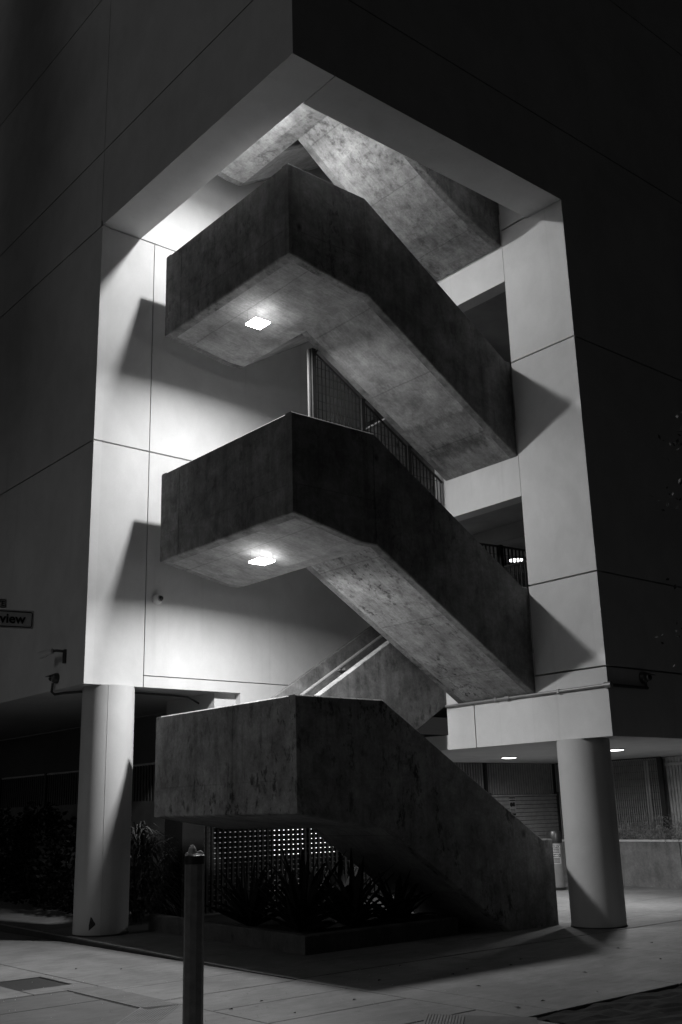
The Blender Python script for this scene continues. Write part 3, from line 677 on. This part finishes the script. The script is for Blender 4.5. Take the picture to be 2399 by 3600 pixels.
frame(-0.627, -0.285, 3.822, 3.903, 0.014, 0.006, SY-0.003, SY-0.001, sg)
text_mesh('lettering', 'TE', 0.07, 'sign_black', sg, (-0.375, SY-0.002, 3.839), (R(90), 0, 0), 'LEFT', 0.0008, 0.0015)
MB().tube([(-0.80, SY+0.05, -0.05), (-0.80, SY+0.05, 3.95)], 0.03, 12).build('pole', 'grey_metal', sg, True)
MB().box(-0.84, -0.635, SY+0.006, SY+0.04, 3.68, 3.72).build('bracket', 'grey_metal', sg)

sg.location = (-2.985, 0.645, 0); sg.rotation_euler = (0, 0, R(-14))

# ================================================================== BOLLARD
bo = thing('bollard', 'dark steel bollard with pale broken mortar on top, standing on the sidewalk', 'bollard')
bx, by = -2.588, -1.838
MB().lathe([(0.081, -0.01), (0.081, 1.36)], (bx, by, 0), 10).build('tube', 'bollard_paint', bo)
MB().lathe([(0.0825, 1.36), (0.0825, 1.425), (0.074, 1.43)], (bx, by, 0), 24).build('band', 'black_metal', bo, True)
def lump(cx, cy, cz, rx, ry, rz, seed):
    rnd = random.Random(seed); rings = []
    for i in range(7):
        a = math.pi*i/6-math.pi/2; ring = []
        for k in range(9):
            b_ = 2*math.pi*k/9; s = 0.75+0.5*rnd.random()
            ring.append((cx+rx*math.cos(a)*math.cos(b_)*s, cy+ry*math.cos(a)*math.sin(b_)*s, cz+rz*math.sin(a)*(0.9+0.2*rnd.random())))
        rings.append(ring)
    return MB().loft(rings)
m = MB()
for args in ((0, 0, 1.432, 0.075, 0.075, 0.012, 1), (-0.018, 0.01, 1.455, 0.032, 0.035, 0.055, 2), (-0.045, 0.02, 1.435, 0.025, 0.03, 0.018, 3), (0.035, -0.03, 1.44, 0.026, 0.026, 0.025, 4), (0.012, -0.02, 1.44, 0.025, 0.03, 0.016, 5)):
    l_ = lump(bx+args[0], by+args[1], *args[2:]); m.poly(l_.v, l_.f)
m.build('broken_mortar', 'pale_mortar', bo)
# white post with notice label, far behind the stair foot
wp = thing('notice_post', 'white round post with black top and notice label, between stair foot and right column', 'post')
wx, wy, wz = 10.72, 5.22, gz(5.22)
MB().lathe([(0.145, wz), (0.145, wz+0.06), (0.15, wz+0.06), (0.15, wz+0.93)], (wx, wy, 0), 32).build('body', 'post_paint', wp, True)
MB().lathe([(0.152, wz+0.93), (0.155, wz+1.12), (0.12, wz+1.17), (0.11, wz+1.15)], (wx, wy, 0), 32).build('cap', 'black_metal', wp, True)
MB().lathe([(0.165, wz-0.01), (0.165, wz+0.055)], (wx, wy, 0), 32).build('foot', 'black_metal', wp, True)
ang = math.atan2(-9.4442-wy, -7.4032-wx)
def onpost(ax, z, r): return (wx+r*math.cos(ang+ax), wy+r*math.sin(ang+ax), z)
def label_patch(a0, a1, z0, z1, r, name, mat):
    n = 8; m = MB(); pts = []
    for i in range(n+1):
        for z in (z0, z1): pts.append(onpost(a0+(a1-a0)*i/n, z, r))
    m.poly(pts, [(2*i, 2*i+2, 2*i+3, 2*i+1) for i in range(n)]); return m.build(name, mat, wp)
label_patch(-0.55, 0.75, wz+0.52, wz+0.90, 0.1515, 'label', 'post_label')
for z0, z1 in ((0.83, 0.885), (0.66, 0.715)): label_patch(-0.5, 0.7, wz+z0, wz+z1, 0.1525, 'header', 'sign_black')
for z in (0.80, 0.77, 0.74, 0.62, 0.595, 0.57, 0.545): label_patch(-0.4, 0.55, wz+z, wz+z+0.012, 0.1525, 'text_line', 'sign_black')
for txt, z in (('NOTICE', 0.84), ('AVISO', 0.67)):
    o = text_mesh('lettering', txt, 0.05, 'sign_white', wp, onpost(0.1, wz+z, 0.157), (R(90), 0, ang+0.1+R(90)), 'CENTER', 0.0005)

# ================================================================== PLANTS
pl = thing('planter_bed', 'low concrete kerb planter under the lowest landing', 'planter')
def kerb(x0, x1, y0, y1, h=0.23):
    c = 0.012
    za, zb_ = gz(y0), gz(y1)
    MB().loft([[(x0, y0, za-0.02), (x1, y0, za-0.02), (x1, y1, zb_-0.02), (x0, y1, zb_-0.02)], [(x0, y0, za+h-c), (x1, y0, za+h-c), (x1, y1, zb_+h-c), (x0, y1, zb_+h-c)],
               [(x0+c, y0+c, za+h), (x1-c, y0+c, za+h), (x1-c, y1-c, zb_+h), (x0+c, y1-c, zb_+h)]]).build('kerb', 'kerb_concrete', pl)
kerb(1.30, 4.07, 1.70, 1.86); kerb(1.30, 1.46, 1.862, 5.6); kerb(3.91, 4.07, 1.862, 5.0)
MB().poly([(1.46, 1.86, 0.16), (3.91, 1.86, 0.16), (3.91, 5.6, 0.2), (1.46, 5.6, 0.2)], [(0, 1, 2, 3)]).build('soil', 'soil', pl)
def agave(cx, cy, z, n, ln, seed, label):
    rnd = random.Random(seed); t = thing('agave_plant', label, 'plant', 'agaves in the kerb planter')
    for i in range(n):
        az = 2.399*i+rnd.uniform(-0.2, 0.2); el = R(80-62*(i/n)**0.8+rnd.uniform(-6, 6)); L = ln*rnd.uniform(0.8, 1.15); wd = 0.075*rnd.uniform(0.8, 1.2)
        d = Vector((math.cos(az), math.sin(az), 0)); side = Vector((-math.sin(az), math.cos(az), 0)); rings = []
        p = Vector((cx, cy, z)); e = el; bend = rnd.uniform(-0.05, 0.16)
        for k in range(7):
            u = k/6; wk = wd*(0.7+0.9*u-1.55*u*u) if u < 0.99 else 0.004; th = 0.018*(1-u)+0.003
            dr_ = d*math.cos(e)+Vector((0, 0, 1))*math.sin(e); nrm = (-d*math.sin(e)+Vector((0, 0, 1))*math.cos(e))
            rings.append([tuple(p+side*wk+nrm*wk*0.35), tuple(p+nrm*th*0.2), tuple(p-side*wk+nrm*wk*0.35), tuple(p-nrm*th)])
            p = p+dr_*(L/6); e -= bend
        MB().loft(rings).build('leaf', 'agave_leaf', t)
    return t
agv = [(2.0, 2.7, 0.95, 'agave nearest the front corner of the kerb planter'), (2.75, 2.45, 1.0, 'agave in the middle of the kerb planter front'), (3.45, 2.3, 0.8, 'agave at the right end of the kerb planter, under the lowest flight'),
       (1.95, 3.8, 0.95, 'agave at the left side of the kerb planter, nearest the left column'), (2.7, 3.5, 1.15, 'tall agave in the centre of the kerb planter, against the lit louvres'), (3.3, 3.35, 1.05, 'agave behind the right end of the kerb planter')]
for i, (x, y, l, lb) in enumerate(agv): agave(x, y, 0.18, 24, l, 50+i, lb)
def bush(name, cx, cy, z0, rx, ry, h, n, size, mat, label, cat='shrub', group=None, seed=1, strap=False, droop=0.5):
    rnd = random.Random(seed); t = thing(name, label, cat, group); m = MB()
    for i in range(n):
        u = rnd.random()**0.45; a = rnd.uniform(0, 2*math.pi); v = rnd.uniform(0.05, 1)
        rad = math.sin(math.pi*min(1, v*0.85+0.12))**0.6
        lob = 1+0.22*math.sin(3*a+seed)+0.15*math.sin(5*a+2*v*6)
        p = Vector((cx+rx*u*rad*lob*math.cos(a), cy+ry*u*rad*lob*math.sin(a), z0+h*v*(0.9+0.2*rnd.random())))
        out = Vector((math.cos(a), math.sin(a), rnd.uniform(-droop, 0.7))).normalized()
        if strap:
            L = size*rnd.uniform(0.7, 1.3); side = out.cross(Vector((0, 0, 1))).normalized()*0.014*rnd.uniform(0.7, 1.3); pts = []; q = p; dd = out+Vector((0, 0, 0.5))
            for k in range(4):
                wk = (1, 1.1, 0.8, 0.1)[k]; pts += [tuple(q+side*wk), tuple(q-side*wk)]; q = q+dd.normalized()*(L/3); dd = dd+Vector((0, 0, -0.75))
            m.poly(pts, [(0, 1, 3, 2), (2, 3, 5, 4), (4, 5, 7, 6)])
        else:
            s = size*rnd.uniform(0.6, 1.3); tdir = Vector((rnd.gauss(0, 1), rnd.gauss(0, 1), rnd.gauss(0, 1))).normalized(); b = out.cross(tdir).normalized()
            e = (out+tdir*0.7).normalized()
            m.poly([tuple(p), tuple(p+e*s*0.5+b*s*0.25), tuple(p+e*s), tuple(p+e*s*0.5-b*s*0.25)], [(0, 1, 2, 3)])
    cr = m.build('foliage', mat, t)
    ms = MB()
    for k in range(5):
        a = k*1.3; ms.tube([(cx+0.04*math.cos(a), cy+0.04*math.sin(a), z0-0.05), (cx+rx*0.3*math.cos(a), cy+ry*0.3*math.sin(a), z0+h*0.4), (cx+rx*0.5*math.cos(a), cy+ry*0.5*math.sin(a), z0+h*0.75)], [0.02, 0.012, 0.004], 6)
    ms.build('stems', 'bark', t)
    return t
bush('strap_leaf_shrub', 1.75, 6.75, 0.1, 0.55, 0.55, 1.35, 1100, 0.42, 'strap_leaf', 'shrub with long drooping leaves between left column and landing', 'shrub', None, 3, True)
for i, (x, y, rx, h, lb) in enumerate(((1.7, 8.6, 0.7, 1.55, 'dark shrub just left of the left column'), (1.75, 10.6, 0.85, 1.75, 'dark shrub against the low wall, middle of the left bed'), (1.7, 13.0, 0.95, 1.7, 'dark shrub at the left edge under the wing'))):
    bush('shrub', x, y, gz(y), rx, 0.9, h, 2600, 0.11, 'shrub_leaf', lb, 'shrub', 'dark shrubs under the left wing', 20+i)
def fern(cx, cy, z, n, ln, seed, label):
    rnd = random.Random(seed); t = thing('fern', label, 'plant', 'ferns in the back planter'); m = MB()
    for i in range(n):
        a = rnd.uniform(0, 2*math.pi); e = R(rnd.uniform(35, 85)); L = ln*rnd.uniform(0.6, 1.25)
        d = Vector((math.cos(a)*math.cos(e), math.sin(a)*math.cos(e), math.sin(e))); p = Vector((cx+rnd.uniform(-0.1, 0.1), cy+rnd.uniform(-0.15, 0.15), z))
        steps = 12; path = []
        for k in range(steps+1):
            path.append(p.copy()); p = p+d.normalized()*(L/steps); d = d+Vector((0, 0, -0.10))
        m.tube(path, [0.004*(1-k/(steps+2)) for k in range(steps+1)], 3)
        for k in range(1, steps+1):
            for _ in range(5):
                b = Vector((rnd.gauss(0, 1), rnd.gauss(0, 1), rnd.gauss(0, 1))).normalized(); s = 0.055*(1.15-k/steps)+0.012; q_ = path[k]; c_ = b.cross(d).normalized()*0.006
                m.poly([tuple(q_-c_), tuple(q_+b*s), tuple(q_+c_)], [(0, 1, 2)])
    m.build('fronds', 'fern_leaf', t)
for i, (x, y, l, lb) in enumerate(((12.8, 5.0, 0.62, 'feathery fern in the back planter, half behind the right column'), (12.85, 4.45, 0.7, 'tall feathery fern in the back planter in front of the bright pipes'), (12.8, 3.95, 0.5, 'low feathery fern in the back planter in front of the black post'),
                                    (12.85, 3.5, 0.52, 'feathery fern in the back planter in front of the planks'), (12.8, 3.05, 0.6, 'feathery fern in the back planter at the right edge'))):
    fern(x-0.08, y, 0.9, 34, l*1.4, 70+i, lb)
# street tree at the right edge
tr = thing('street_tree', 'dark leafy street tree reaching in at the right edge', 'tree')
rnd = random.Random(11); tb = Vector((5.0, -3.9, -0.03))
MB().tube([tb, tb+Vector((0.05, 0.02, 1.5)), tb+Vector((-0.03, 0.08, 3.0)), tb+Vector((0.02, 0.1, 4.4)), tb+Vector((0.0, 0.15, 6.4))], [0.13, 0.1, 0.09, 0.07, 0.03], 12).build('trunk', 'bark', tr, True)
m = MB(); ml = MB()
for i in range(26):
    a = i*2.4; z = 3.4+i*0.13; L = rnd.uniform(0.9, 1.75); p0 = tb+Vector((0, 0.1, z)); p = p0
    d = Vector((math.cos(a), math.sin(a), 0.35)).normalized(); path = [p0]
    for k in range(5):
        d = (d+Vector((rnd.uniform(-.3, .3), rnd.uniform(-.3, .3), rnd.uniform(-.25, .2)))).normalized(); p = p+d*(L/5); path.append(p)
    m.tube(path, [0.03, 0.024, 0.018, 0.013, 0.009, 0.004], 6)
    for k in range(2, 6):
        for _ in range(26):
            q_ = path[k]+Vector((rnd.gauss(0, .2), rnd.gauss(0, .2), rnd.gauss(0, .17))); s = rnd.uniform(0.04, 0.085)
            e = Vector((rnd.gauss(0, 1), rnd.gauss(0, 1), rnd.gauss(0, 1)-0.4)).normalized(); b = e.cross(Vector((rnd.gauss(0, 1), rnd.gauss(0, 1), rnd.gauss(0, 1)))).normalized()
            ml.poly([tuple(q_), tuple(q_+e*s*0.5+b*s*0.3), tuple(q_+e*s), tuple(q_+e*s*0.5-b*s*0.3)], [(0, 1, 2, 3)])
m.build('limbs', 'bark', tr); ml.build('crown', 'tree_leaf', tr)
# unseen tree added past the left edge to shade the upper left facade
t2 = thing('street_tree', 'large unseen tree left of the picture, added to shade the left facade', 'tree')
rnd = random.Random(31); tb = Vector((-8.5, 9.6, -0.03))
MB().tube([tb, tb+Vector((0.1, 0.1, 4)), tb+Vector((-0.1, 0.2, 9)), tb+Vector((0.1, 0.1, 24))], [0.3, 0.26, 0.2, 0.05], 12).build('trunk', 'bark', t2, True)
m = MB(); ml = MB()
for i in range(60):
    a = i*2.4; z = 11.9+i*0.2; L = rnd.uniform(2.0, 3.8)*(1.0 if z < 21 else 0.7); p = tb+Vector((0, 0.1, z)); path = [p]
    d = Vector((math.cos(a), math.sin(a), 0.4)).normalized()
    for k in range(5):
        d = (d+Vector((rnd.uniform(-.3, .3), rnd.uniform(-.3, .3), rnd.uniform(-.2, .2)))).normalized(); p = p+d*(L/5); path.append(p)
    m.tube(path, [0.07, 0.05, 0.04, 0.03, 0.02, 0.01], 6)
    for k in range(2, 6):
        for _ in range(28):
            q_ = path[k]+Vector((rnd.gauss(0, .45), rnd.gauss(0, .45), rnd.gauss(0, .4))); s_ = rnd.uniform(0.14, 0.3)
            e = Vector((rnd.gauss(0, 1), rnd.gauss(0, 1), rnd.gauss(0, 1))).normalized(); b = e.cross(Vector((rnd.gauss(0, 1), rnd.gauss(0, 1), rnd.gauss(0, 1)))).normalized()
            ml.poly([tuple(q_), tuple(q_+e*s_*0.5+b*s_*0.3), tuple(q_+e*s_), tuple(q_+e*s_*0.5-b*s_*0.3)], [(0, 1, 2, 3)])
m.build('limbs', 'bark', t2); ml.build('crown', 'tree_leaf', t2)
# fallen leaves on the pavement
for i in range(24):
    rnd = random.Random(200+i); x = rnd.uniform(-1.5, 6.0); y = rnd.uniform(-2.9, 0.2) if x > 0.1 else rnd.uniform(-2.5, 3.5)
    a = rnd.uniform(0, 6.28); s = rnd.uniform(0.02, 0.045); c, sn = math.cos(a)*s, math.sin(a)*s
    o = MB().poly([(x-c, y-sn, 0.004), (x-sn*0.4, y+c*0.4, 0.014), (x+c, y+sn, 0.006), (x+sn*0.4, y-c*0.4, 0.012), ], [(0, 1, 2, 3)]).build('fallen_leaf', 'shrub_leaf')
    tag(o, 'small dry leaf lying on the pavement', 'leaf', 'fallen leaves on the pavement')

m = MB(); rnd = random.Random(5)
for i in range(170):
    x = rnd.uniform(-4.3, 1.5); y = rnd.uniform(-2.6, 2.6); r_ = rnd.uniform(0.003, 0.007)
    m.poly([(x-r_, y, 0.0), (x, y-r_, 0.0), (x+r_, y, 0.0), (x, y+r_, 0.0), (x, y, r_*1.3)], [(0, 1, 4), (1, 2, 4), (2, 3, 4), (3, 0, 4)])
tag(m.build('glint', 'white_plastic'), 'pale grit specks painted over the sidewalk', 'glint', None, 'stuff')  # pale specks stand in for mica glints in the paving
